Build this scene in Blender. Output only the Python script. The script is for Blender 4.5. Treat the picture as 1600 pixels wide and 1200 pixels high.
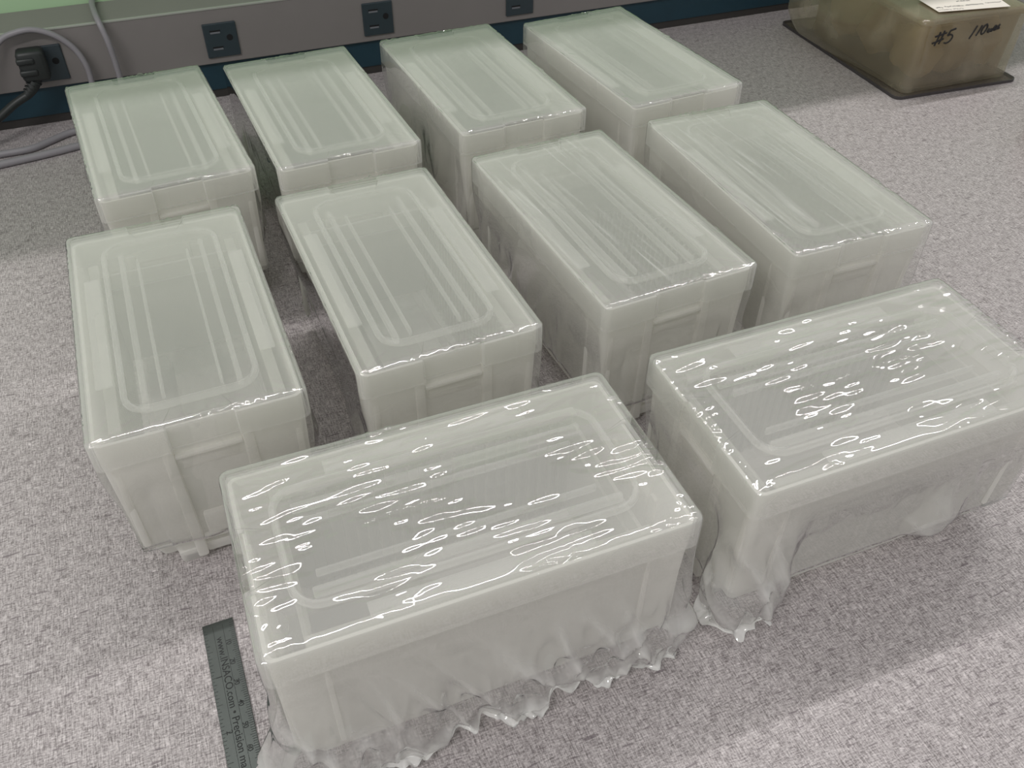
import bpy, bmesh, math, random
from mathutils import Vector, Matrix, noise
random.seed(7)
MM = 0.001
scn = bpy.context.scene
for o in list(bpy.data.objects):
    bpy.data.objects.remove(o)
C = scn.collection

# ------------------------------------------------------------------ camera
F_PX, PITCH, ROLL, CAM_H = 1375.945, 0.739954, 0.0080085, 335.76
cd = bpy.data.cameras.new('camera'); cam = bpy.data.objects.new('camera', cd); C.objects.link(cam)
cd.sensor_fit = 'HORIZONTAL'; cd.sensor_width = 36.0; cd.lens = 36.0 * F_PX / 1600.0
cd.clip_start = 0.01; cd.clip_end = 30
cp, sp = math.cos(PITCH), math.sin(PITCH)
fw = Vector((0, cp, -sp)); r0 = Vector((1, 0, 0)); u0 = Vector((0, sp, cp))
cr, sr = math.cos(ROLL), math.sin(ROLL)
rt = cr * r0 + sr * u0; up = -sr * r0 + cr * u0
M = Matrix.Identity(4)
for i in range(3):
    M[i][0] = rt[i]; M[i][1] = up[i]; M[i][2] = -fw[i]
M[2][3] = CAM_H * MM
cam.matrix_world = M
scn.camera = cam
scn.view_settings.view_transform = 'Standard'; scn.view_settings.look = 'None'
scn.view_settings.exposure = 0.10; scn.view_settings.gamma = 1.0
scn.view_settings.use_curve_mapping = False
scn.cycles.transparent_max_bounces = 24
scn.cycles.max_bounces = 8
scn.cycles.diffuse_bounces = 5
scn.cycles.sample_clamp_indirect = 6.0

# ------------------------------------------------------------------ bench axes (mm)
A2 = Vector((-376.93, 687.81)); D2 = Vector((0.925097, 0.379731)); N2 = Vector((-0.379731, 0.925097))
WANG = math.atan2(D2.y, D2.x)
def wp(x, off, z):
    """point given along the wall, off the wall face (positive = behind it) and above the table, in mm"""
    p = A2 + D2 * x + N2 * off
    return Vector((p.x * MM, p.y * MM, z * MM))

# ------------------------------------------------------------------ world and lamps
w = bpy.data.worlds.new('room_light'); scn.world = w; w.use_nodes = True
wn = w.node_tree.nodes; wl = w.node_tree.links
bg = wn['Background']; bg.inputs['Color'].default_value = (1.0, 0.995, 0.985, 1); bg.inputs['Strength'].default_value = 0.44
def strip_lamp(name, x, off, z, length, width, power, col=(1.0, 0.97, 0.95)):
    ld = bpy.data.lights.new(name, 'AREA'); ld.shape = 'RECTANGLE'
    ld.size = length; ld.size_y = width; ld.energy = power; ld.color = col
    o = bpy.data.objects.new(name, ld); C.objects.link(o)
    o.location = wp(x, off, z); o.rotation_euler = (0, 0, WANG)
    return o
strip_lamp('ceiling_strip_lamp', 800, 200, 1750, 2.4, 0.030, 19.0)
strip_lamp('ceiling_strip_lamp', -1150, -1450, 1750, 1.6, 0.12, 26.0)

# ------------------------------------------------------------------ materials
def newmat(name):
    m = bpy.data.materials.new(name); m.use_nodes = True
    nt = m.node_tree; nt.nodes.clear()
    out = nt.nodes.new('ShaderNodeOutputMaterial')
    return m, nt, out
def N(nt, t, **kw):
    n = nt.nodes.new(t)
    for k, v in kw.items():
        setattr(n, k, v)
    return n
def setin(n, **kw):
    for k, v in kw.items():
        n.inputs[k.replace('_', ' ')].default_value = v
def math_(nt, op, a, b=None, clamp=False):
    n = N(nt, 'ShaderNodeMath', operation=op, use_clamp=clamp)
    for i, v in enumerate((a, b)):
        if v is None: continue
        if isinstance(v, (int, float)): n.inputs[i].default_value = v
        else: nt.links.new(v, n.inputs[i])
    return n.outputs[0]
def mixc(nt, f, a, b):
    n = N(nt, 'ShaderNodeMix', data_type='RGBA')
    if isinstance(f, (int, float)): n.inputs[0].default_value = f
    else: nt.links.new(f, n.inputs[0])
    for i, v in ((6, a), (7, b)):
        if isinstance(v, tuple): n.inputs[i].default_value = (*v, 1)
        else: nt.links.new(v, n.inputs[i])
    return n.outputs[2]
def mapped(nt, scale, rot=0.0, coord='Object'):
    tc = N(nt, 'ShaderNodeTexCoord'); mp = N(nt, 'ShaderNodeMapping')
    r = N(nt, 'ShaderNodeMapping'); r.inputs['Rotation'].default_value = (0, 0, -rot)
    nt.links.new(tc.outputs[coord], r.inputs[0]); nt.links.new(r.outputs[0], mp.inputs[0])
    mp.inputs['Scale'].default_value = scale
    return mp.outputs[0]
def noise_(nt, vec, scale=1.0, detail=2.0, rough=0.5, dist=0.0):
    n = N(nt, 'ShaderNodeTexNoise'); nt.links.new(vec, n.inputs['Vector'])
    setin(n, Scale=scale, Detail=detail, Roughness=rough, Distortion=dist)
    return n.outputs['Fac']
def ramp(nt, fac, a, b, smooth=True):
    n = N(nt, 'ShaderNodeMapRange', interpolation_type='SMOOTHSTEP' if smooth else 'LINEAR')
    nt.links.new(fac, n.inputs[0]); n.inputs[1].default_value = a; n.inputs[2].default_value = b
    return n.outputs[0]
def principled(name, col, rough=0.5, metal=0.0, spec=0.5, noise_amt=0.0, nscale=60.0, bump=0.0):
    m, nt, out = newmat(name)
    p = N(nt, 'ShaderNodeBsdfPrincipled'); nt.links.new(p.outputs[0], out.inputs[0])
    setin(p, Roughness=rough, Metallic=metal); p.inputs['Specular IOR Level'].default_value = spec
    nz = noise_(nt, mapped(nt, (nscale,) * 3), detail=4)
    dark = tuple(c * (1 - noise_amt) for c in col); lite = tuple(min(1, c * (1 + noise_amt)) for c in col)
    nt.links.new(mixc(nt, nz, dark, lite), p.inputs['Base Color'])
    if bump:
        b = N(nt, 'ShaderNodeBump'); setin(b, Distance=bump); nt.links.new(nz, b.inputs['Height'])
        nt.links.new(b.outputs[0], p.inputs['Normal'])
    return m

def frosted(name, col, clear, gloss=0.03, rough=0.35, tint=(0.97, 0.985, 0.96), trans=0.5):
    """thin milky polypropylene: part passes straight, the rest is scattered to both sides"""
    m, nt, out = newmat(name)
    t = N(nt, 'ShaderNodeBsdfTransparent'); t.inputs[0].default_value = (*tint, 1)
    d = N(nt, 'ShaderNodeBsdfDiffuse'); s = N(nt, 'ShaderNodeBsdfTranslucent')
    d.inputs[0].default_value = (*col, 1); s.inputs[0].default_value = (*col, 1)
    a = N(nt, 'ShaderNodeMixShader'); a.inputs[0].default_value = trans
    nt.links.new(d.outputs[0], a.inputs[1]); nt.links.new(s.outputs[0], a.inputs[2])
    lw = N(nt, 'ShaderNodeLayerWeight'); lw.inputs[0].default_value = 0.5
    # longer path through the wall at grazing angles -> milkier
    c1 = math_(nt, 'MULTIPLY', lw.outputs['Facing'], lw.outputs['Facing'])
    fac = math_(nt, 'SUBTRACT', clear, math_(nt, 'MULTIPLY', c1, 0.45 * clear), clamp=True)
    b = N(nt, 'ShaderNodeMixShader'); nt.links.new(fac, b.inputs[0])
    nt.links.new(a.outputs[0], b.inputs[1]); nt.links.new(t.outputs[0], b.inputs[2])
    last = b
    if gloss:
        g = N(nt, 'ShaderNodeBsdfGlossy'); g.inputs['Roughness'].default_value = rough
        e = N(nt, 'ShaderNodeMixShader'); e.inputs[0].default_value = gloss
        nt.links.new(b.outputs[0], e.inputs[1]); nt.links.new(g.outputs[0], e.inputs[2])
        last = e
    nt.links.new(last.outputs[0], out.inputs[0])
    return m

def film(name, milky=0.05, tint=(0.995, 0.995, 0.99), col=(0.93, 0.93, 0.91), rough=0.020, gain=2.1):
    """clear shrink film, milkier where it is doubled over itself ('layers') or seen edge-on"""
    m, nt, out = newmat(name)
    t = N(nt, 'ShaderNodeBsdfTransparent'); t.inputs[0].default_value = (*tint, 1)
    d = N(nt, 'ShaderNodeBsdfDiffuse'); s = N(nt, 'ShaderNodeBsdfTranslucent')
    d.inputs[0].default_value = (*col, 1); s.inputs[0].default_value = (*col, 1)
    a = N(nt, 'ShaderNodeMixShader'); a.inputs[0].default_value = 0.4
    nt.links.new(d.outputs[0], a.inputs[1]); nt.links.new(s.outputs[0], a.inputs[2])
    lw = N(nt, 'ShaderNodeLayerWeight'); lw.inputs[0].default_value = 0.5
    f5 = math_(nt, 'POWER', lw.outputs['Facing'], 5.0)
    at2 = N(nt, 'ShaderNodeAttribute', attribute_name='layers')
    fac = math_(nt, 'ADD', math_(nt, 'ADD', math_(nt, 'MULTIPLY', f5, 0.5), at2.outputs['Fac']), milky, clamp=True)
    b = N(nt, 'ShaderNodeMixShader'); nt.links.new(fac, b.inputs[0])
    nt.links.new(t.outputs[0], b.inputs[1]); nt.links.new(a.outputs[0], b.inputs[2])
    g = N(nt, 'ShaderNodeBsdfGlossy'); g.inputs['Roughness'].default_value = rough
    e = N(nt, 'ShaderNodeMixShader')
    fr = math_(nt, 'MULTIPLY', math_(nt, 'ADD', math_(nt, 'MULTIPLY', f5, 0.95), 0.045), gain, clamp=True)
    nt.links.new(fr, e.inputs[0])
    nt.links.new(b.outputs[0], e.inputs[1]); nt.links.new(g.outputs[0], e.inputs[2])
    nt.links.new(e.outputs[0], out.inputs[0])
    return m

m_lid = frosted('frosted_lid_plastic', (0.93, 0.932, 0.925), 0.845, tint=(1, 1, 0.99), trans=0.4)
m_base = frosted('frosted_base_plastic', (0.955, 0.947, 0.925), 0.44, tint=(0.99, 0.99, 0.97), trans=0.4)
m_insert = frosted('frosted_insert_plastic', (0.74, 0.74, 0.71), 0.52, gloss=0, tint=(0.99, 0.99, 0.97), trans=0.4)
m_film = film('clear_shrink_film')

def table_mat():
    m, nt, out = newmat('laminate_linen_pattern')
    p = N(nt, 'ShaderNodeBsdfPrincipled'); nt.links.new(p.outputs[0], out.inputs[0])
    setin(p, Roughness=0.42); p.inputs['Specular IOR Level'].default_value = 0.35
    a = noise_(nt, mapped(nt, (260, 1800, 1), WANG), detail=2, rough=0.6)      # threads along the bench
    b = noise_(nt, mapped(nt, (1800, 180, 1), WANG), detail=2, rough=0.6)      # threads across it
    f = noise_(nt, mapped(nt, (1100, 1100, 1), WANG), detail=3, rough=0.7)
    big = noise_(nt, mapped(nt, (130, 210, 1), WANG), detail=3, rough=0.6)
    s = math_(nt, 'ADD', math_(nt, 'MULTIPLY', a, 0.27), math_(nt, 'MULTIPLY', b, 0.31))
    s = math_(nt, 'ADD', s, math_(nt, 'MULTIPLY', f, 0.34))
    s = math_(nt, 'ADD', s, math_(nt, 'MULTIPLY', big, 0.10))
    fac = ramp(nt, s, 0.42, 0.61, False)
    base = mixc(nt, fac, (0.17, 0.150, 0.151), (0.62, 0.578, 0.580))
    # short dark dashes along the bench and small pale flecks
    dash = ramp(nt, noise_(nt, mapped(nt, (95, 620, 1), WANG), detail=1), 0.665, 0.73)
    base = mixc(nt, math_(nt, 'MULTIPLY', dash, 0.75), base, (0.16, 0.135, 0.145))
    fl = ramp(nt, noise_(nt, mapped(nt, (260, 330, 1), WANG), detail=1), 0.73, 0.80)
    base = mixc(nt, math_(nt, 'MULTIPLY', fl, 0.5), base, (0.85, 0.79, 0.80))
    nt.links.new(base, p.inputs['Base Color'])
    return m
m_table = table_mat()
m_navy = principled('navy_painted_metal', (0.010, 0.040, 0.060), 0.45, noise_amt=0.15)
m_black = principled('black_plastic', (0.018, 0.022, 0.022), 0.45, noise_amt=0.1)
m_shade_strip = principled('painted_shade_dark', (0.035, 0.032, 0.030), 0.7)
m_raceway = principled('grey_painted_raceway', (0.22, 0.205, 0.20), 0.42, noise_amt=0.06, nscale=30)
m_green = principled('green_painted_wall', (0.42, 0.62, 0.38), 0.5, noise_amt=0.05, nscale=8)
m_outlet = principled('charcoal_outlet', (0.030, 0.045, 0.055), 0.4)
m_slot_glint = principled('painted_slot_glint', (0.16, 0.17, 0.19), 0.5)
m_hole = principled('outlet_hole', (0.004, 0.004, 0.005), 0.8)
m_cable = principled('grey_cable_jacket', (0.26, 0.25, 0.27), 0.45, noise_amt=0.05)
m_steel = principled('brushed_steel', (0.075, 0.085, 0.080), 0.38, metal=0.7, noise_amt=0.12, nscale=120)
m_ink = principled('etched_black', (0.015, 0.017, 0.017), 0.6)
m_paper = principled('white_label_paper', (0.82, 0.76, 0.70), 0.7, noise_amt=0.03)
m_marker = principled('black_marker_ink', (0.012, 0.011, 0.012), 0.6)
m_print = principled('grey_print', (0.16, 0.15, 0.15), 0.7)
m_wood = principled('orange_brown_wood', (0.22, 0.10, 0.035), 0.5, noise_amt=0.35, nscale=90)
m_shelf = principled('grey_shade_board', (0.45, 0.45, 0.43), 0.6)
m_bagplastic = frosted('clear_box_plastic', (0.46, 0.41, 0.33), 0.86, tint=(0.93, 0.90, 0.84))
m_smoke = frosted('smoky_clear_sheet', (0.25, 0.23, 0.20), 0.80, tint=(0.80, 0.78, 0.74))
m_smoke_edge = principled('smoky_sheet_edge', (0.055, 0.050, 0.052), 0.4)
m_yellow = frosted('yellowed_packing', (0.74, 0.66, 0.50), 0.22, tint=(0.95, 0.9, 0.75))
m_bagfilm = film('loose_bag_film', milky=0.10, col=(0.60, 0.55, 0.42), tint=(0.95, 0.94, 0.88), rough=0.08, gain=1.0)

# ------------------------------------------------------------------ mesh helpers (all coordinates in mm)
def link(name, bm, mat, parent=None, smooth=False, angle=None):
    bmesh.ops.scale(bm, vec=(MM, MM, MM), verts=bm.verts)
    bmesh.ops.recalc_face_normals(bm, faces=bm.faces)
    me = bpy.data.meshes.new(name); bm.to_mesh(me); bm.free()
    me.materials.append(mat)
    if smooth:
        for p in me.polygons: p.use_smooth = True
    if angle is not None:
        me.set_sharp_from_angle(angle=math.radians(angle))
    o = bpy.data.objects.new(name, me); C.objects.link(o)
    if parent: o.parent = parent
    return o
def tag(o, label=None, cat=None, group=None, kind=None):
    if label: o['label'] = label
    if cat: o['category'] = cat
    if group: o['group'] = group
    if kind: o['kind'] = kind
    return o
def empty(name, loc=(0, 0, 0), rz=0.0):
    o = bpy.data.objects.new(name, None); C.objects.link(o)
    o.location = loc; o.rotation_euler = (0, 0, rz); o.empty_display_size = 0.02
    return o
def box(bm, cx, cy, cz, sx, sy, sz, bev=0.0, taper=1.0, mat_=None, seg=2):
    t = bmesh.new()
    bmesh.ops.create_cube(t, size=1.0)
    for v in t.verts:
        k = taper if v.co.z < 0 else 1.0
        v.co = Vector((v.co.x * sx * k, v.co.y * sy * k, v.co.z * sz))
    if bev:
        bmesh.ops.bevel(t, geom=list(t.edges), offset=bev, segments=seg, affect='EDGES', profile=0.5)
    T = Matrix.Translation((cx, cy, cz))
    if mat_ is not None: T = T @ mat_
    bmesh.ops.transform(t, matrix=T, verts=t.verts)
    me = bpy.data.meshes.new('tmp'); t.to_mesh(me); t.free(); bm.from_mesh(me); bpy.data.meshes.remove(me)
def perim(hx, hy, r, nd=0.0, nh=13.5, nc=6):
    """rounded rectangle, counter-clockwise, fixed point count; nd = notch depth in the two short ends"""
    r = max(min(r, hx - 0.01, hy - 0.01), 0.01)
    P = []
    def arc(cx, cy, a0):
        for i in range(nc + 1):
            a = a0 + (math.pi / 2) * i / nc
            P.append((cx + r * math.cos(a), cy + r * math.sin(a)))
    nh_ = min(nh, (hx - r) * 0.55)
    arc(hx - r, hy - r, 0)
    P.extend([(nh_ + 0.6, hy), (nh_, hy - nd), (0, hy - nd), (-nh_, hy - nd), (-nh_ - 0.6, hy)])
    arc(-hx + r, hy - r, math.pi / 2)
    P.append((-hx, 0))
    arc(-hx + r, -hy + r, math.pi)
    P.extend([(-nh_ - 0.6, -hy), (-nh_, -hy + nd), (0, -hy + nd), (nh_, -hy + nd), (nh_ + 0.6, -hy)])
    arc(hx - r, -hy + r, 1.5 * math.pi)
    P.append((hx, 0))
    return P
def loft(bm, rings, cap0=True, cap1=True):
    prev = None; first = None
    for pts, z in rings:
        vs = [bm.verts.new((p[0], p[1], z)) for p in pts]
        if prev:
            n = len(vs)
            for i in range(n):
                bm.faces.new((prev[i], prev[(i + 1) % n], vs[(i + 1) % n], vs[i]))
        else: first = vs
        prev = vs
    if cap0: bm.faces.new(first[::-1])
    if cap1: bm.faces.new(prev)
def tube(bm, pts, r, seg=10, cap=True):
    """smooth tube through points (Catmull-Rom)"""
    P = [Vector(p) for p in pts]; Q = []
    for i in range(len(P) - 1):
        p0 = P[max(i - 1, 0)]; p1 = P[i]; p2 = P[i + 1]; p3 = P[min(i + 2, len(P) - 1)]
        for k in range(6):
            t = k / 6
            Q.append(0.5 * ((2 * p1) + (p2 - p0) * t + (2 * p0 - 5 * p1 + 4 * p2 - p3) * t * t + (3 * p1 - p0 - 3 * p2 + p3) * t ** 3))
    Q.append(P[-1])
    rings = []; nrm = None
    for i, q in enumerate(Q):
        d = (Q[min(i + 1, len(Q) - 1)] - Q[max(i - 1, 0)]).normalized()
        if nrm is None:
            nrm = d.orthogonal().normalized()
        else:
            nrm = (nrm - d * nrm.dot(d)).normalized()
        b = d.cross(nrm)
        rr = r(i / (len(Q) - 1)) if callable(r) else r
        rings.append([bm.verts.new(q + (nrm * math.cos(2 * math.pi * k / seg) + b * math.sin(2 * math.pi * k / seg)) * rr) for k in range(seg)])
    for a, b2 in zip(rings, rings[1:]):
        for k in range(seg):
            bm.faces.new((a[k], a[(k + 1) % seg], b2[(k + 1) % seg], b2[k]))
    if cap:
        bm.faces.new(rings[0][::-1]); bm.faces.new(rings[-1])
def wbox(bm, x0, x1, o0, o1, z0, z1, bev=0.0):
    """box given in wall coordinates, world mm"""
    R = Matrix.Rotation(WANG, 4, 'Z')
    c = A2 + D2 * ((x0 + x1) / 2) + N2 * ((o0 + o1) / 2)
    box(bm, c.x, c.y, (z0 + z1) / 2, x1 - x0, o1 - o0, z1 - z0, bev, mat_=R)

# ------------------------------------------------------------------ the bench and the wall behind it
bm = bmesh.new(); wbox(bm, -900, 1500, -1100, 46, -32, 0, 1.0)
tag(link('bench_top', bm, m_table), 'grey pink linen-patterned laminate bench top under all the boxes', 'table')
bm = bmesh.new(); wbox(bm, -900, 1500, 0, 8, 7.0, 30.5, 0.4)
tag(link('trim_1', bm, m_navy), kind='structure')
bm = bmesh.new(); wbox(bm, -900, 1500, 1.0, 8, 0.0, 7.2)  # shadow band at the foot of the navy panel, put in as a dark strip
tag(link('shade_strip', bm, m_shade_strip), kind='structure')
bm = bmesh.new(); wbox(bm, -900, 1500, 47, 70, -500, 800)
tag(link('wall_back', bm, m_green), kind='structure')
bm = bmesh.new(); wbox(bm, -900, 1500, -60, 46.9, 600, 620, 1.0)  # out-of-view board, added to block lamp light along the back
tag(link('unseen_shade_shelf', bm, m_shelf), 'unseen grey board added above the outlets to shade the back', 'shelf')

rw = empty('power_raceway', wp(127, 0, 0), WANG)
tag(rw, 'long grey power raceway with black outlets along the back of the bench', 'raceway')
def child_world(name, bm, mat, par, **k):
    o = link(name, bm, mat, None, **k); o.parent = par
    o.matrix_parent_inverse = (Matrix.Translation(par.location) @ Matrix.Rotation(par.rotation_euler.z, 4, 'Z')).inverted()
    return o
bm = bmesh.new(); wbox(bm, -900, 1500, -3, 46.8, 30.6, 75.5, 0.8)
child_world('housing', bm, m_raceway, rw)
bm = bmesh.new(); wbox(bm, -900, 1500, -3.5, -1.0, 74.6, 76.3, 0.4)  # highlight on the raceway's top edge, painted as a paler strip
child_world('edge_highlight', bm, principled('painted_edge_highlight', (0.36, 0.38, 0.34), 0.35), rw)
def outlet(x0):
    o = empty('outlet'); o.parent = rw; o.location = ((x0 + 13.5 - 127) * MM, -3 * MM, 50 * MM)
    bm = bmesh.new(); box(bm, 0, -0.6, 0, 27, 2.2, 28, 0.7)
    pl = link('outlet_face', bm, m_outlet, o)
    for z in (6.5, -7.0):
        bm = bmesh.new(); box(bm, -4.0, -1.75, z, 8.0, 0.5, 1.5, 0.15); link('slot_with_glint', bm, m_slot_glint, o)  # highlight on the slot, painted as a paler bar
        bm = bmesh.new(); box(bm, -4.0, -1.72, z + 1.4, 8.6, 0.35, 1.4, 0.1); link('slot_with_glint', bm, m_hole, o)
    bm = bmesh.new(); tube(bm, [(7, -1.9, 1.5), (7, -1.5, 1.5), (7, -1.3, 1.5)], 2.6, 14)
    link('ground_hole', bm, m_hole, o)
    return o
for x0 in (-9, 127, 262, 397, 533):
    outlet(x0)

# black plug in the first outlet, its cord running off to the left
pg = empty('power_plug', wp(-2, -6, 50), WANG)
tag(pg, 'black power plug pushed into the leftmost outlet, cord going left', 'plug')
bm = bmesh.new(); box(bm, -2, -9, 5, 20, 14, 24, 3.0); box(bm, -6, -10, 10, 13, 15, 5, 1.5); box(bm, -6, -10, 1, 13, 15, 5, 1.5)
link('plug_body', bm, m_black, pg, smooth=True, angle=50)
bm = bmesh.new()
tube(bm, [(-4, -10, -6), (-8, -12, -12), (-14, -13, -17)], lambda t: 5.0 - 1.8 * t, 12)
for k in range(4):
    tt = k / 4
    tube(bm, [(-5 - 8 * tt, -10.6 - 2 * tt, -7.5 - 8 * tt), (-5.6 - 8 * tt, -10.8 - 2 * tt, -8.4 - 8 * tt)], 5.4 - 1.6 * tt, 12)
link('strain_relief', bm, m_black, pg, smooth=True, angle=50)
bm = bmesh.new(); tube(bm, [(-13, -13, -16.5), (-24, -15, -21), (-36, -20, -27), (-52, -28, -34), (-80, -40, -42), (-120, -50, -46.6)], 3.2, 10)
link('cord', bm, m_black, pg, smooth=True)

def cable(name, pts, r, label):
    bm = bmesh.new(); tube(bm, pts, r, 12)
    return tag(link(name, bm, m_cable, smooth=True), label, 'cable')
cable('grey_cable', [(-440, 640, 3), (-420, 652, 30), (-403, 664, 62), (-394, 672, 73), (-384, 675.5, 77.5), (-371, 681, 78.5), (-358, 686, 72.5), (-348, 690, 61), (-343, 691, 47), (-343, 691, 32), (-344, 688, 14), (-338, 684, 3)], 2.3,
      'grey cable arching over the black plug and leftmost outlet')
cable('grey_cable', [(-352, 760, 79), (-345, 738, 79.5), (-336, 718, 80.5), (-327.5, 701.5, 78.6), (-322.5, 696.5, 65), (-321.5, 696.5, 50), (-321.5, 696.5, 33), (-322, 694, 14), (-318, 690, 3)], 2.3,
      'grey cable dropping over the raceway edge behind the leftmost back box')
cable('grey_cable', [(-470, 560, 2.9), (-430, 586, 2.9), (-393, 609, 2.9), (-373, 621, 2.9), (-353, 634, 2.9), (-325, 655, 2.9), (-304, 672, 2.9)], 2.9,
      'grey cable lying on the bench, nearer of the two strands left of the boxes')
cable('grey_cable', [(-480, 580, 2.7), (-440, 608, 2.7), (-401, 625, 2.7), (-380, 635, 2.7), (-371, 647, 2.7), (-358, 664, 2.7), (-338, 672, 2.7)], 2.7,
      'grey cable lying on the bench, farther strand below the navy trim')

# ------------------------------------------------------------------ the storage box: lid, base, slotted insert
W, L, SK, H = 86.6, 159.0, 14.0, 88.1
HX, HY = W / 2, L / 2
def make_lid():
    bm = bmesh.new(); ND = 2.6
    rings = []
    def R(hx, hy, r, z, nd=0.0): rings.append((perim(hx, hy, r, nd), z))
    R(18, 55, 5, H - 0.3); R(25.2, 62.6, 8.5, H - 0.3)           # centre panel
    R(25.9, 63.3, 9.5, H + 0.6); R(27.4, 64.8, 11, H + 0.6)      # raised bead around it
    R(28.1, 65.5, 11.5, H - 0.25)
    R(HX - 2.5, HY - 2.5, 2.2, H - 0.25, ND); R(HX - 2.15, HY - 2.15, 2.4, H - 0.8, ND); R(HX - 1.8, HY - 1.8, 2.6, H - 0.05, ND)
    R(HX - 0.7, HY - 0.7, 3.2, H, ND); R(HX - 0.2, HY - 0.2, 3.5, H - 0.25, ND); R(HX, HY, 3.6, H - 0.9, ND)
    R(HX + 0.15, HY + 0.15, 3.6, H - SK, ND)
    R(HX - 1.4, HY - 1.4, 2.6, H - SK, ND); R(HX - 1.7, HY - 1.7, 2.4, H - 2.2, ND); R(18, 55, 5, H - 2.2)
    loft(bm, rings)
    ro_, ri_ = perim(28.0, 65.4, 11.5), perim(25.6, 63.0, 9.2)
    loft(bm, [(ri_, H - 0.45), (ro_, H - 0.45), (ro_, H - 2.0), (ri_, H - 2.0), (ri_, H - 0.45)], False, False)
    for s in (-1, 1):                                            # stiffening ribs under the top
        box(bm, s * 19.3, 0.5, H - 4.4, 2.4, 116, 4.3, 0.6)
        box(bm, s * 12.0, -2, H - 4.0, 1.3, 106, 3.5, 0.4)
        box(bm, s * 34.0, -1, H - 2.9, 7.0, 82, 1.2, 0.5)        # pads along both sides
    return link('lid', bm, m_lid, smooth=True, angle=28)
def make_base():
    bm = bmesh.new(); rings = []
    def R(hx, hy, r, z, nd=0.0): rings.append((perim(hx, hy, r, nd), z))
    zt = H - 3.0
    R(34, 70, 3, 5.2); R(37.2, HY - 5.5, 2.5, 20.5); R(39.6, HY - 3.9, 2.6, H - SK - 3); R(39.9, HY - 3.7, 2.6, zt)
    R(41.2, HY - 2.2, 3.2, zt, 2.6); R(41.2, HY - 2.2, 3.2, H - SK - 1.6, 2.6)
    R(41.0, HY - 2.6, 3.2, H - SK - 4, 2.6); R(39.3, HY - 4.2, 3.2, 19.0, 2.6); R(38.4, HY - 5.0, 3.2, 17.0, 2.4)
    R(29.0, HY - 6.0, 4, 15.5, 2.0); R(27.2, HY - 6.0, 4, 5, 2.0); R(26.5, HY - 6.5, 4, 3.5, 2.0)
    loft(bm, rings)
    for sy in (-1, 1):
        for sx in (-1, 1):
            box(bm, sx * 16.3, sy * (HY - 3.6), 39, 4.6, 3.4, 68, 0.8)                   # pilasters
            box(bm, sx * 20.5, sy * (HY - 11.5), 4.0, 12.5, 13.5, 8.0, 1.6, taper=0.93)   # feet
            box(bm, sx * (HX - 6.5), sy * (HY - 3.5), 46, 3.0, 1.6, 50, 0.6)
        box(bm, 0, sy * (HY - 3.6), H - SK - 5.2, 27.5, 3.6, 1.8, 0.5)                    # latch ledge
        box(bm, 0, sy * (HY - 4.6), H - SK - 10, 24, 1.6, 8, 0.6)
        box(bm, 0, sy * (HY - 4.0), 24.5, 22, 3.4, 13, 1.0)                               # lower catch
        box(bm, 0, sy * (HY - 3.2), 16.5, 27, 3.0, 1.6, 0.5)
        box(bm, 0, sy * (HY - 5.8), 7.0, 28, 2.0, 6, 0.6)
    for sx in (-1, 1):
        for y in (-60, 60):
            box(bm, sx * 40.2, y, 46, 1.6, 2.2, 50, 0.5)
    return link('base', bm, m_base, smooth=True, angle=28)
def make_insert():
    bm = bmesh.new()
    for s in (-1, 1):
        box(bm, s * 34.5, 0, 46, 1.6, 126, 62, 0.4)
        box(bm, s * 33.6, 0, 77.8, 5.0, 128, 2.0, 0.5)
        for k in range(25):
            box(bm, s * 32.6, (k - 12) * 4.76, 46, 2.4, 1.5, 58, 0.0)
    for s in (-1, 1):
        box(bm, 0, s * 63.5, 44, 68, 1.8, 56, 0.5)
        box(bm, 0, s * 62.0, 62, 60, 1.6, 3, 0.4)
    box(bm, 0, 0, 13.5, 24, 128, 1.6, 0.3)
    return link('slotted_insert', bm, m_insert)
lid0, base0, ins0 = make_lid(), make_base(), make_insert()

def sstep(a, b, x):
    t = max(0.0, min(1.0, (x - a) / (b - a))); return t * t * (3 - 2 * t)
def fbm(x, y, z, o=3):
    s = 0; a = 1
    for _ in range(o):
        s += a * noise.noise(Vector((x, y, z))); x *= 2.1; y *= 2.1; z *= 2.1; a *= 0.5
    return s
def ridge(x, y, z):
    return 1 - abs(noise.noise(Vector((x, y, z)))) * 2.2
def film_perim(hx, hy, r, step):
    """evenly spaced outline with outward normals, 12 points per corner"""
    P = []
    def line(x0, y0, x1, y1, nx, ny):
        n = max(2, int(math.hypot(x1 - x0, y1 - y0) / step))
        for i in range(n): P.append((x0 + (x1 - x0) * i / n, y0 + (y1 - y0) * i / n, nx, ny))
    def arc(cx, cy, a0):
        for i in range(10):
            a = a0 + math.pi / 2 * i / 10
            P.append((cx + r * math.cos(a), cy + r * math.sin(a), math.cos(a), math.sin(a)))
    line(hx, -hy + r, hx, hy - r, 1, 0); arc(hx - r, hy - r, 0)
    line(hx - r, hy, -hx + r, hy, 0, 1); arc(-hx + r, hy - r, math.pi / 2)
    line(-hx, hy - r, -hx, -hy + r, -1, 0); arc(-hx + r, -hy + r, math.pi)
    line(-hx + r, -hy, hx - r, -hy, 0, -1); arc(hx - r, -hy + r, 1.5 * math.pi)
    return P
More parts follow.
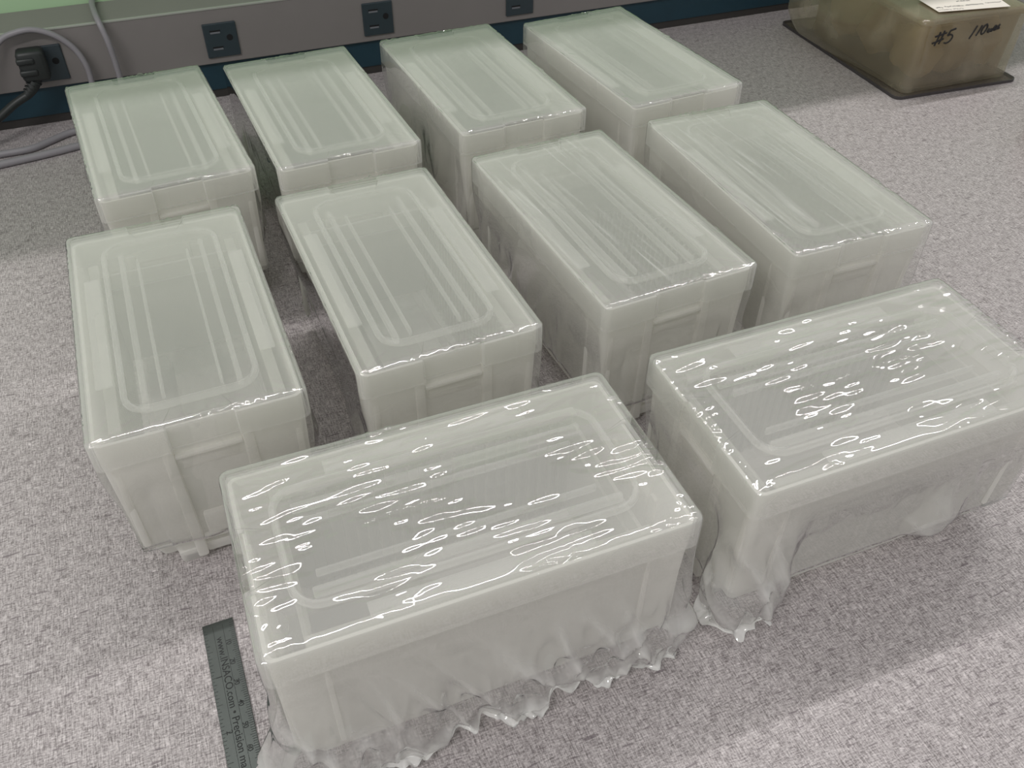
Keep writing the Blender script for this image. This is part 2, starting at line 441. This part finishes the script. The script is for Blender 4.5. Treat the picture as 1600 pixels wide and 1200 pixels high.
def make_film(seed, hang=None, pouches=(), crumple=1.0, step=1.0, rows=40, ripple=0.0, drape=1.0, streak=0.12):
    """film pulled over the lid and shrunk under the base.
    hang(x, y, nx, ny) -> 0..1: how far the hem hangs loose to the bench there;
    pouches: (x, y, radius, out, z_mid, z_half) loose sheets standing off the side"""
    P = film_perim(HX + 0.35, HY + 0.35, 3.8, step)
    bm = bmesh.new(); ll = bm.verts.layers.float.new('layers')
    rings = []; nz = noise.noise; V = Vector
    def add(co, la=0.0):
        v = bm.verts.new(co); v[ll] = la; return v
    zr = H + 1.13
    if ripple: ds = [HX * 0.985 - 0.55 * i for i in range(int(HX * 0.985 / 0.55))]
    elif streak > 0.5: ds = [HX * 0.985 - 0.8 * i for i in range(48)] + [3.9, 3.5, 3.1, 2.6, 2.1, 1.6, 1.1, 0.6]
    else: ds = [38, 32, 27, 22, 18, 15, 12.5, 10.5, 9, 7.8, 6.7, 5.8, 5, 4.3, 3.7, 3.1, 2.6, 2.1, 1.6, 1.1, 0.6]
    def top_wave(px, py, d):
        """small wrinkles of the tight film, mm"""
        h = 0.0
        if ripple:
            m = sstep(-0.14, 0.16, nz(V((px / 24 + seed, py / 38, 5.0)))) * sstep(1.0, 7, d)
            g = 1.0 + 0.35 * nz(V((px / 30, py / 30, seed)))
            sk_ = px + py * 0.06
            h += ripple * m * g * nz(V((sk_ / 3.0, py / 14 + seed, seed)))
            h += ripple * 0.45 * m * nz(V((sk_ / 5.2, py / 30, seed + 7)))
        # long tension folds and crinkles towards the edge
        h += (0.09 if ripple else 0.16) * sstep(0.5, 8, d) * nz(V((px / 6.5 + seed, py / 55, 1.0)))
        e = math.exp(-d / 3.2)
        act = max(0.0, nz(V((px / 16 + seed, py / 26, 3.0))) + 0.12) + (0.55 * math.exp(-((px - 6 - 6 * math.sin(seed * 5)) / 11) ** 2) if abs(py) > HY - 22 else 0)
        h += e * act * 2.1 * nz(V((px / 1.9, py / 3.6, seed + 3)))
        # creases running into the corners
        cxn = HX - abs(px); cyn = HY - abs(py); rc = math.hypot(cxn, cyn)
        if rc < 42:
            an = math.atan2(cxn, cyn)
            h += 0.20 * math.exp(-rc / 18) * sstep(1, 6, rc) * nz(V((an * 9, rc / 30, seed + (1 if px > 0 else 2) + (3 if py > 0 else 6))))
        return h
    for d in ds:
        ring = []; s = 1 - d / HX
        for (x, y, nx, ny) in P:
            px, py = x * s, y * (1 - d / HY)
            dd = min(HX - abs(px), HY - abs(py))
            e_ = max(0.0, 4.0 - dd)                     # the film rolls over the rim on a wide radius
            z = H + 0.25 + 0.88 - (9.5 - math.sqrt(90.25 - e_ * e_)) + top_wave(px, py, dd)
            st = max(0.0, nz(V((px / 1.7 + py / 25, py / 45, seed))) - 0.12) * (0.5 + nz(V((px / 20, py / 30, seed + 2))))
            ring.append(add((px, py, max(z, H + 0.12)), max(0.0, streak * st)))
        rings.append(ring)
    for k in range(6):                                    # rounded top edge
        a = math.radians(24 + 66 * k / 5); rr = 1.2
        ring = []
        for (x, y, nx, ny) in P:
            act = 0.25 + 1.6 * max(0.0, nz(V((x / 16 + seed, y / 26, 3.0))) + 0.12)
            j = 0.30 * act * nz(V((x / 2.2, y / 3.4, seed + 9)))
            q = rr * (1 - math.sin(a)) - j
            ring.append(add((x - nx * q, y - ny * q, H + 0.25 - rr * (0.9135 - math.cos(a)))))
        rings.append(ring)
    z0 = H - 0.95
    pre = []
    for (x, y, nx, ny) in P:
        hg = hang(x, y, nx, ny) if hang else 0.0
        n1 = nz(V((x / 17 + seed, y / 17, 1.7))); n2 = nz(V((x / 25, y / 25, seed))); n3 = nz(V((x / 7, y / 7, seed + 5)))
        zt_ = 17.0 + 2.5 * n1; zh_ = max(2.0, 6.0 + 7.0 * n1 + 4.0 * n3)
        pp = []
        for (qx, qy, rad, out, zm, zh) in pouches:
            r2 = math.hypot(x - qx, y - qy) / rad
            if r2 < 2.3: pp.append((math.exp(-r2 * r2), out, zm, zh))
        pre.append((hg, n2, zt_ * (1 - hg) + zh_ * hg, pp, x * ny - y * nx if abs(nx * ny) < 1e-6 else x - y))
    tuck = 0.86
    for k in range(1, rows + 1):
        t = k / rows; ring = []
        for (x, y, nx, ny), (hg, n2, zend, pp, sa) in zip(P, pre):
            q = min(1.0, t / tuck); z = z0 + (zend - z0) * q
            below = sstep(H - SK - 1, H - SK - 45, z)
            off = -5.0 * below * (1 - hg) + (1.0 + 4.0 * below * (0.6 + 0.9 * n2)) * hg * below
            pl = 0.0
            for (g, out, zm, zh) in pp:
                e = g * math.exp(-((z - zm) / zh) ** 2) * below ** 0.5
                off += out * e; pl += g * below
            amp = crumple * (0.10 + 1.7 * below + 2.4 * hg * below * below + 1.2 * pl)
            fold = ridge(x / 17 + seed, y / 17 + z / 34.0, z / 50.0) - 0.55
            fold2 = ridge(x / 8 + z / 20, y / 8 + seed, z / 24.0 + 4) - 0.55
            off += amp * (0.62 * fold + (0.22 + 0.30 * hg) * fold2 * below)
            # taut horizontal pulls just under the top edge
            off += 0.16 * nz(V((x / 40 + seed, y / 40, z / 2.6))) * (1 - below) * (1 if ripple else 0.5)
            la = (0.035 + 0.07 * hg) * below + 0.25 * pl * max(0, fold + 0.2)
            la += below * (0.10 + 0.22 * hg) * max(0.0, fold + 0.1) ** 1.5 + 0.16 * below * max(0, fold2) ** 2
            if t >= tuck:
                e = (t - tuck) / (1 - tuck)
                off += -12.0 * e * (1 - hg) + hg * (6.5 * nz(V((sa / 10, e * 1.6, seed))) * e + 3.0 * nz(V((sa / 3.6, e * 2.5, seed + 2))) * e + 3.0 * e * n2)
                z += -0.8 * e + hg * e * (4.5 * nz(V((sa / 6.5, e * 1.5, seed + 8))) + 2.5 * nz(V((sa / 2.4, e * 2, seed + 4))))
                la += (0.14 + 0.30 * hg) * math.sin(min(1.0, e * 1.2) * math.pi * 0.5)
            else:
                wall_ = -4.15 + (z - 19) * 0.03 if abs(nx) > 0.5 or abs(x) > 27 else -1.5
                off = max(off, 0.12 if z > H - SK - 1 else wall_)
                la += 0.20 * sstep(tuck - 0.10, tuck, t) * (0.35 + 0.65 * hg)
            ring.append(add((x + nx * off, y + ny * off, max(z, 0.6)), min(la * drape, 0.9)))
        rings.append(ring)
    n = len(P)
    c0 = add((0, 0, zr), 0)
    r0_ = rings[0]
    for i in range(n): bm.faces.new((c0, r0_[i], r0_[(i + 1) % n]))
    for a, b in zip(rings, rings[1:]):
        for i in range(n): bm.faces.new((a[i], b[i], b[(i + 1) % n], a[(i + 1) % n]))
    return link('film_wrap', bm, m_film, smooth=True)

def flank(side, y0, y1, f=14):      # hanging hem along one long side between y0 and y1
    def h(x, y, nx, ny):
        if x * side < HX - 5: 
            return 0.0
        return sstep(y0 - f, y0, y) * (1 - sstep(y1, y1 + f, y))
    return h
def hem_front(x, y, nx, ny):        # loose all along the +x side and round its two corners
    return sstep(HX - 22, HX - 3, x)
def hem_corner(cx, cy, rad):
    def h(x, y, nx, ny): return 1 - sstep(rad * 0.5, rad, math.hypot(x - cx, y - cy))
    return h

GROUP = 'shrink-wrapped frosted plastic boxes on the bench'
def cp_(o, parent):
    c = o.copy(); C.objects.link(c); c.parent = parent; return c
BOXES = [
 # name, x, y, angle, label, film arguments
 ('B1', -221.1, 503.8, 0.4600, 'film-wrapped frosted box, leftmost of the back row, in front of the plug and cables',
   dict(seed=1.3, pouches=((-HX, 40, 30, 9, 40, 25), (HX, -50, 20, 8, 40, 22), (-HX, -50, 22, 10, 38, 26)), drape=1.6)),
 ('B2', -127.8, 539.1, 0.4368, 'film-wrapped frosted box, second from left in the back row',
   dict(seed=2.1, pouches=((-HX, 60, 20, 6, 40, 25), (HX, 20, 30, 6, 40, 25)))),
 ('B3', -26.0, 584.5, 0.4353, 'film-wrapped frosted box, third from left in the back row, glint on its far edge',
   dict(seed=3.7, pouches=((-HX, 40, 25, 8, 45, 25), (-HX, -40, 25, 9, 40, 25)))),
 ('B4', 79.7, 623.2, 0.4629, 'film-wrapped frosted box, rightmost of the back row, nearest the navy trim',
   dict(seed=4.4, pouches=((-HX, -30, 35, 5, 40, 25),))),
 ('M1', -155.7, 321.7, 0.4065, 'film-wrapped frosted box, leftmost of the middle row, foot showing below its wrap',
   dict(seed=5.2, pouches=((HX, -58, 14, 8, 50, 16), (-HX, 10, 40, 3, 40, 30)))),
 ('M2', -57.6, 364.7, 0.4222, 'film-wrapped frosted box, second from left in the middle row',
   dict(seed=6.6, pouches=((HX, 30, 30, 10, 50, 22), (-HX, -50, 25, 5, 30, 22), (HX, -70, 12, 8, 30, 25)))),
 ('M3', 47.9, 412.6, 0.4442, 'film-wrapped frosted box, third from left in the middle row, long streaked wrap',
   dict(seed=7.9, pouches=((-HX, 0, 40, 3, 40, 30), (HX, -68, 14, 8, 30, 25)), crumple=1.2, streak=0.75, drape=1.4)),
 ('M4', 151.8, 456.9, 0.3820, 'film-wrapped frosted box, rightmost of the middle row, beside bare bench',
   dict(seed=8.5, pouches=((HX, -66, 14, 9, 45, 28), (HX, 20, 40, 4, 40, 30)), streak=0.75, drape=1.4)),
 ('F1', -20.1, 210.4, -1.1862, 'film-wrapped frosted box lying crosswise in front, beside the steel ruler, ragged hem',
   dict(seed=9.1, drape=1.7, ripple=0.60, hang=hem_front, crumple=1.25, step=0.7, rows=56,
        pouches=((HX, -68, 16, 7, 28, 20), (HX, 66, 14, 4, 30, 25), (HX, 25, 22, 3, 40, 18)))),
 ('F2', 148.3, 280.3, -1.1856, 'film-wrapped frosted box lying crosswise at the right, cut by the photo edge',
   dict(seed=10.7, drape=1.7, ripple=0.74, hang=hem_corner(HX, -HY + 8, 26), crumple=1.1, step=0.7, rows=56,
        pouches=((HX, -66, 13, 5, 22, 16), (HX, 30, 16, 7, 24, 14)))),
]
for i, (nm, x, y, a, lab, fa) in enumerate(BOXES):
    e = empty('storage_box', (x * MM, y * MM, 0), a)
    tag(e, lab, 'box', GROUP)
    if i == 0:
        for o in (lid0, base0, ins0): o.parent = e
    else:
        for o in (lid0, base0, ins0): cp_(o, e)
    f = make_film(**fa); f.parent = e

# ------------------------------------------------------------------ steel ruler
RA = Vector((-133.2, 209.6)); RB = Vector((-121.7, 214.5))
rx = (RB - RA).normalized(); ry = Vector((rx.y, -rx.x))          # ry runs along the ruler towards the viewer
ang = math.atan2(-ry.y, -ry.x) - math.pi / 2
rul = empty('steel_ruler', (RA.x * MM, RA.y * MM, 0), math.atan2(rx.y, rx.x))
tag(rul, 'thin dark steel ruler with printed scale left of the front box', 'ruler')
RW, RL = 12.9, 154.0      # local: x across, -y along
bm = bmesh.new(); box(bm, RW / 2, -RL / 2, 0.45, RW, RL, 0.7, 0.12)
link('blade', bm, m_steel, rul)
bm = bmesh.new()
zt_ = 0.82
for k in range(1, 150):
    ln = 3.2 if k % 10 == 0 else (2.4 if k % 5 == 0 else 1.7)
    box(bm, RW - 0.15 - ln / 2, -k - 1.5, zt_, ln, 0.22, 0.03)
for k in range(1, 96):
    ln = 3.4 if k % 16 == 0 else (2.4 if k % 8 == 0 else (1.6 if k % 2 == 0 else 1.0))
    box(bm, 0.15 + ln / 2, -k * 25.4 / 16 - 1.5, zt_, ln, 0.2, 0.03)
box(bm, 4.2, -RL / 2, zt_, 0.16, RL - 4, 0.03); box(bm, 8.3, -RL / 2, zt_, 0.16, RL - 4, 0.03)
link('tick_marks', bm, m_ink, rul)
def text(s, size, x, y, name, bold=0.0, z=0.82, mat=None, parent=None, rz=-math.pi / 2, align='LEFT'):
    cu = bpy.data.curves.new('t', 'FONT'); cu.body = s; cu.size = size; cu.align_x = align; cu.align_y = 'CENTER'
    cu.offset = bold; cu.extrude = 0.02; cu.resolution_u = 4
    to = bpy.data.objects.new('t', cu); C.objects.link(to)
    bpy.context.view_layer.update()
    me = bpy.data.meshes.new_from_object(to.evaluated_get(bpy.context.evaluated_depsgraph_get()))
    bpy.data.objects.remove(to)
    me.transform(Matrix.Translation((x * MM, y * MM, z * MM)) @ Matrix.Rotation(rz, 4, 'Z') @ Matrix.Scale(MM, 4))
    me.materials.clear(); me.materials.append(mat or m_ink)
    o = bpy.data.objects.new(name, me); C.objects.link(o); o.parent = parent or rul
    return o
text('www.INSACO.com \u2022 Precision machining', 4.3, 6.2, -8.0, 'maker_lettering', 0.03)
for k in range(1, 15):
    text(str(k * 10), 3.0, 9.0 + 0.4, -k * 10 - 1.6, 'scale_number', 0.03, align='CENTER')
for k in range(1, 6):
    text(str(k), 3.6, 3.0, -k * 25.4 - 1.6, 'scale_number', 0.03, align='CENTER')

# ------------------------------------------------------------------ smoky sheet with the bagged box on it
TA = math.atan2(42.5, 123.5)
P0 = Vector((335.4, 741.2))
tr = empty('clear_sheet', (P0.x * MM, P0.y * MM, 0), TA)
tag(tr, 'smoky clear plastic sheet lying on the bench under the bagged box', 'sheet')
bm = bmesh.new(); loft(bm, [([(p[0] + 65, p[1] + 95) for p in perim(65, 95, 6)], z) for z in (0.3, 2.6)])
link('sheet', bm, m_smoke, tr)
bm = bmesh.new()
oo = [(p[0] + 65, p[1] + 95) for p in perim(65.5, 95.5, 6.5)]; ii = [(p[0] + 65, p[1] + 95) for p in perim(64.6, 94.6, 5.6)]
loft(bm, [(ii, 0.2), (oo, 0.2), (oo, 2.7), (ii, 2.7), (ii, 0.2)], False, False)
link('dark_edge', bm, m_smoke_edge, tr)

BA = math.atan2(788.6 - 750.0, 446.7 - 344.4)
bb = empty('bagged_box', (344.4 * MM, 750.0 * MM, 3.1 * MM), BA)
tag(bb, 'clear box in a plastic bag marked #5, white label on top, far right', 'box')
BW, BD, BH = 110.0, 150.0, 60.0
def ro(hx, hy, r): return [(p[0] + BW / 2, p[1] + BD / 2) for p in perim(hx, hy, r)]
bm = bmesh.new()
loft(bm, [(ro(50, 70, 3), 2), (ro(52, 72, 3), BH - 2), (ro(55, 75, 4), BH - 2), (ro(55, 75, 4), BH - 4), (ro(53, 73, 4), BH - 4.5), (ro(51, 71, 4), 0)])
link('box_body', bm, m_bagplastic, bb, smooth=True, angle=30)
bm = bmesh.new()
loft(bm, [(ro(54, 74, 4), BH - 1.8), (ro(56, 76, 4), BH - 1.8), (ro(56, 76, 4), BH + 1), (ro(54, 74, 4), BH + 1.6), (ro(46, 66, 4), BH + 1.6)])
link('box_lid', bm, m_bagplastic, bb, smooth=True, angle=30)
random.seed(11)
for k in range(9):
    bm = bmesh.new(); bmesh.ops.create_icosphere(bm, subdivisions=3, radius=1.0)
    cx = 24 + (k % 3) * 31; cy = 26 + (k // 3) * 46; s3 = (19, 24, 23)
    for v in bm.verts:
        q = v.co.copy(); d = 1 + 0.35 * fbm(q.x * 1.6 + k * 3, q.y * 1.6, q.z * 1.6 + k)
        v.co = Vector((cx + q.x * s3[0] * d, cy + q.y * s3[1] * d, max(3, 29 + q.z * s3[2] * d)))
        v.co.x = min(max(v.co.x, 5), BW - 5); v.co.y = min(max(v.co.y, 6), BD - 6)
    link('packing_wad', bm, m_yellow, bb, smooth=True)
# bag: a sagging skin around the box, bulging to the left
P = film_perim(BW / 2 + 1.2, BD / 2 + 1.2, 5, 3.0)
bm = bmesh.new(); ll = bm.verts.layers.float.new('layers')
rings = []
zs = [(-0.2, s, BH + 2.6) for s in (0.25, 0.5, 0.7, 0.85, 0.95)] + [(k / 16, 1.0, 0) for k in range(17)]
for (t, s, zz) in zs:
    ring = []
    for (x, y, nx, ny) in P:
        if t < 0: px, py, z = x * s, y * s, zz + 0.9 * (1 - s) * fbm(x / 20, y / 20, s * 3)
        else:
            z = BH + 2.0 - (BH + 1.4) * t; px, py = x, y
            left = sstep(-BW / 2 + 12, -BW / 2, x); bul = math.sin(math.pi * min(1, t * 0.9))
            off = 0.4 + 1.3 * bul * (0.6 + 0.7 * fbm(x / 22, y / 22, z / 30)) + left * (2 + 20 * bul * sstep(-50, 40, y))
            off += 0.8 * (ridge(x / 16, y / 16 + z / 30, z / 30) - 0.5) * bul
            if left < 0.3 and ny < -0.5: off = 0.5 + 0.4 * bul + 0.3 * fbm(x / 20, z / 20, 1)
            px += nx * off; py += ny * off
        v = bm.verts.new((px + BW / 2, py + BD / 2, z)); v[ll] = 0.12 + 0.3 * max(0, fbm(x / 25, y / 25, z / 25)); ring.append(v)
    rings.append(ring)
n = len(P)
c0 = bm.verts.new((BW / 2, BD / 2, BH + 3))
for i in range(n): bm.faces.new((c0, rings[0][i], rings[0][(i + 1) % n]))
for a, b in zip(rings, rings[1:]):
    for i in range(n): bm.faces.new((a[i], b[i], b[(i + 1) % n], a[(i + 1) % n]))
link('plastic_bag', bm, m_bagfilm, bb, smooth=True)
# label on top, with rows of small print
bm = bmesh.new()
lab = [(20, 10), (88, 0.5), (96, 31), (24, 42)]
lv = [bm.verts.new((p[0], p[1], BH + 4.0)) for p in lab]; lt = [bm.verts.new((p[0], p[1], BH + 4.25)) for p in lab]
bm.faces.new(lv[::-1]); bm.faces.new(lt)
for k in range(4): bm.faces.new((lv[k], lv[(k + 1) % 4], lt[(k + 1) % 4], lt[k]))
LBL = link('paper_label', bm, m_paper, bb)
bm = bmesh.new(); random.seed(3)
def onlab(u, v):
    a = Vector(lab[0]).lerp(Vector(lab[1]), u); b = Vector(lab[3]).lerp(Vector(lab[2]), u); return a.lerp(b, v)
for v_, u0_, u1_, h_ in ((0.10, 0.03, 0.20, 1.3), (0.10, 0.24, 0.36, 1.3), (0.27, 0.05, 0.14, 2.0), (0.30, 0.18, 0.42, 2.2), (0.31, 0.46, 0.70, 2.4), (0.36, 0.75, 0.97, 1.6), (0.62, 0.42, 0.60, 2.2), (0.60, 0.75, 0.95, 1.0)):
    u = u0_
    while u < u1_:
        wv = random.uniform(0.008, 0.02); p = onlab(u, v_ + random.uniform(-0.02, 0.02))
        box(bm, p.x, p.y, BH + 4.35, wv * 55, h_ * random.uniform(0.5, 1), 0.1); u += wv + 0.008
pr = link('small_print', bm, m_print, LBL)
# marker writing on the front face of the bag: local x across, z up
def stroke(bm, pts, r=0.85):
    if pts[0][0] < 45: q = [(11.5 + (x - 13.5) * 0.80, 46.3 + (z - 47) * 0.70) for x, z in pts]
    else: q = [(51.0 + (x - 52) * 0.78, 47.0 + (z - 52) * 0.70) for x, z in pts]
    tube(bm, [(x, -1.85, z) for x, z in q], r, 6)
bm = bmesh.new()
stroke(bm, [(20.5, 55), (19.5, 48), (17.5, 38.5)]); stroke(bm, [(25.5, 56), (24.5, 49), (22.8, 40)])
stroke(bm, [(15, 50), (21, 51), (29, 53)]); stroke(bm, [(13.5, 42), (19, 43.5), (27, 46)])
stroke(bm, [(40, 56.5), (36, 55.5), (33.5, 55)]); stroke(bm, [(33.5, 55), (32, 51), (31.5, 49)])
stroke(bm, [(31.5, 49), (35, 50), (38.5, 47.5), (37.5, 43), (33.5, 40), (29.5, 40.5)])
stroke(bm, [(58, 60), (55.5, 53), (52, 44.5)]); stroke(bm, [(65, 59.5), (63, 53), (60.5, 47)])
stroke(bm, [(71.5, 60), (68.5, 58), (66.5, 53), (67.5, 48.5), (70.5, 49), (73, 54), (72.8, 58), (71, 60)])
stroke(bm, [(77, 54), (75.5, 50.5), (77.5, 49.5), (80.5, 53), (80, 50), (82.5, 51)])
stroke(bm, [(82.5, 51), (84.5, 56), (86.5, 55), (84.5, 51), (87.5, 52), (90.5, 57), (89, 52.5), (91.5, 52.5)])
link('marker_writing', bm, m_marker, bb, smooth=True)

# ------------------------------------------------------------------ wooden block at the right
bm = bmesh.new(); box(bm, 34, 26, 22.5, 68, 52, 45, 2.0)
wb = link('wooden_block', bm, m_wood)
wb.location = (443 * MM, 640 * MM, 0); wb.rotation_euler = (0, 0, 0.35)
tag(wb, 'orange-brown wooden block just inside the right photo edge', 'block')
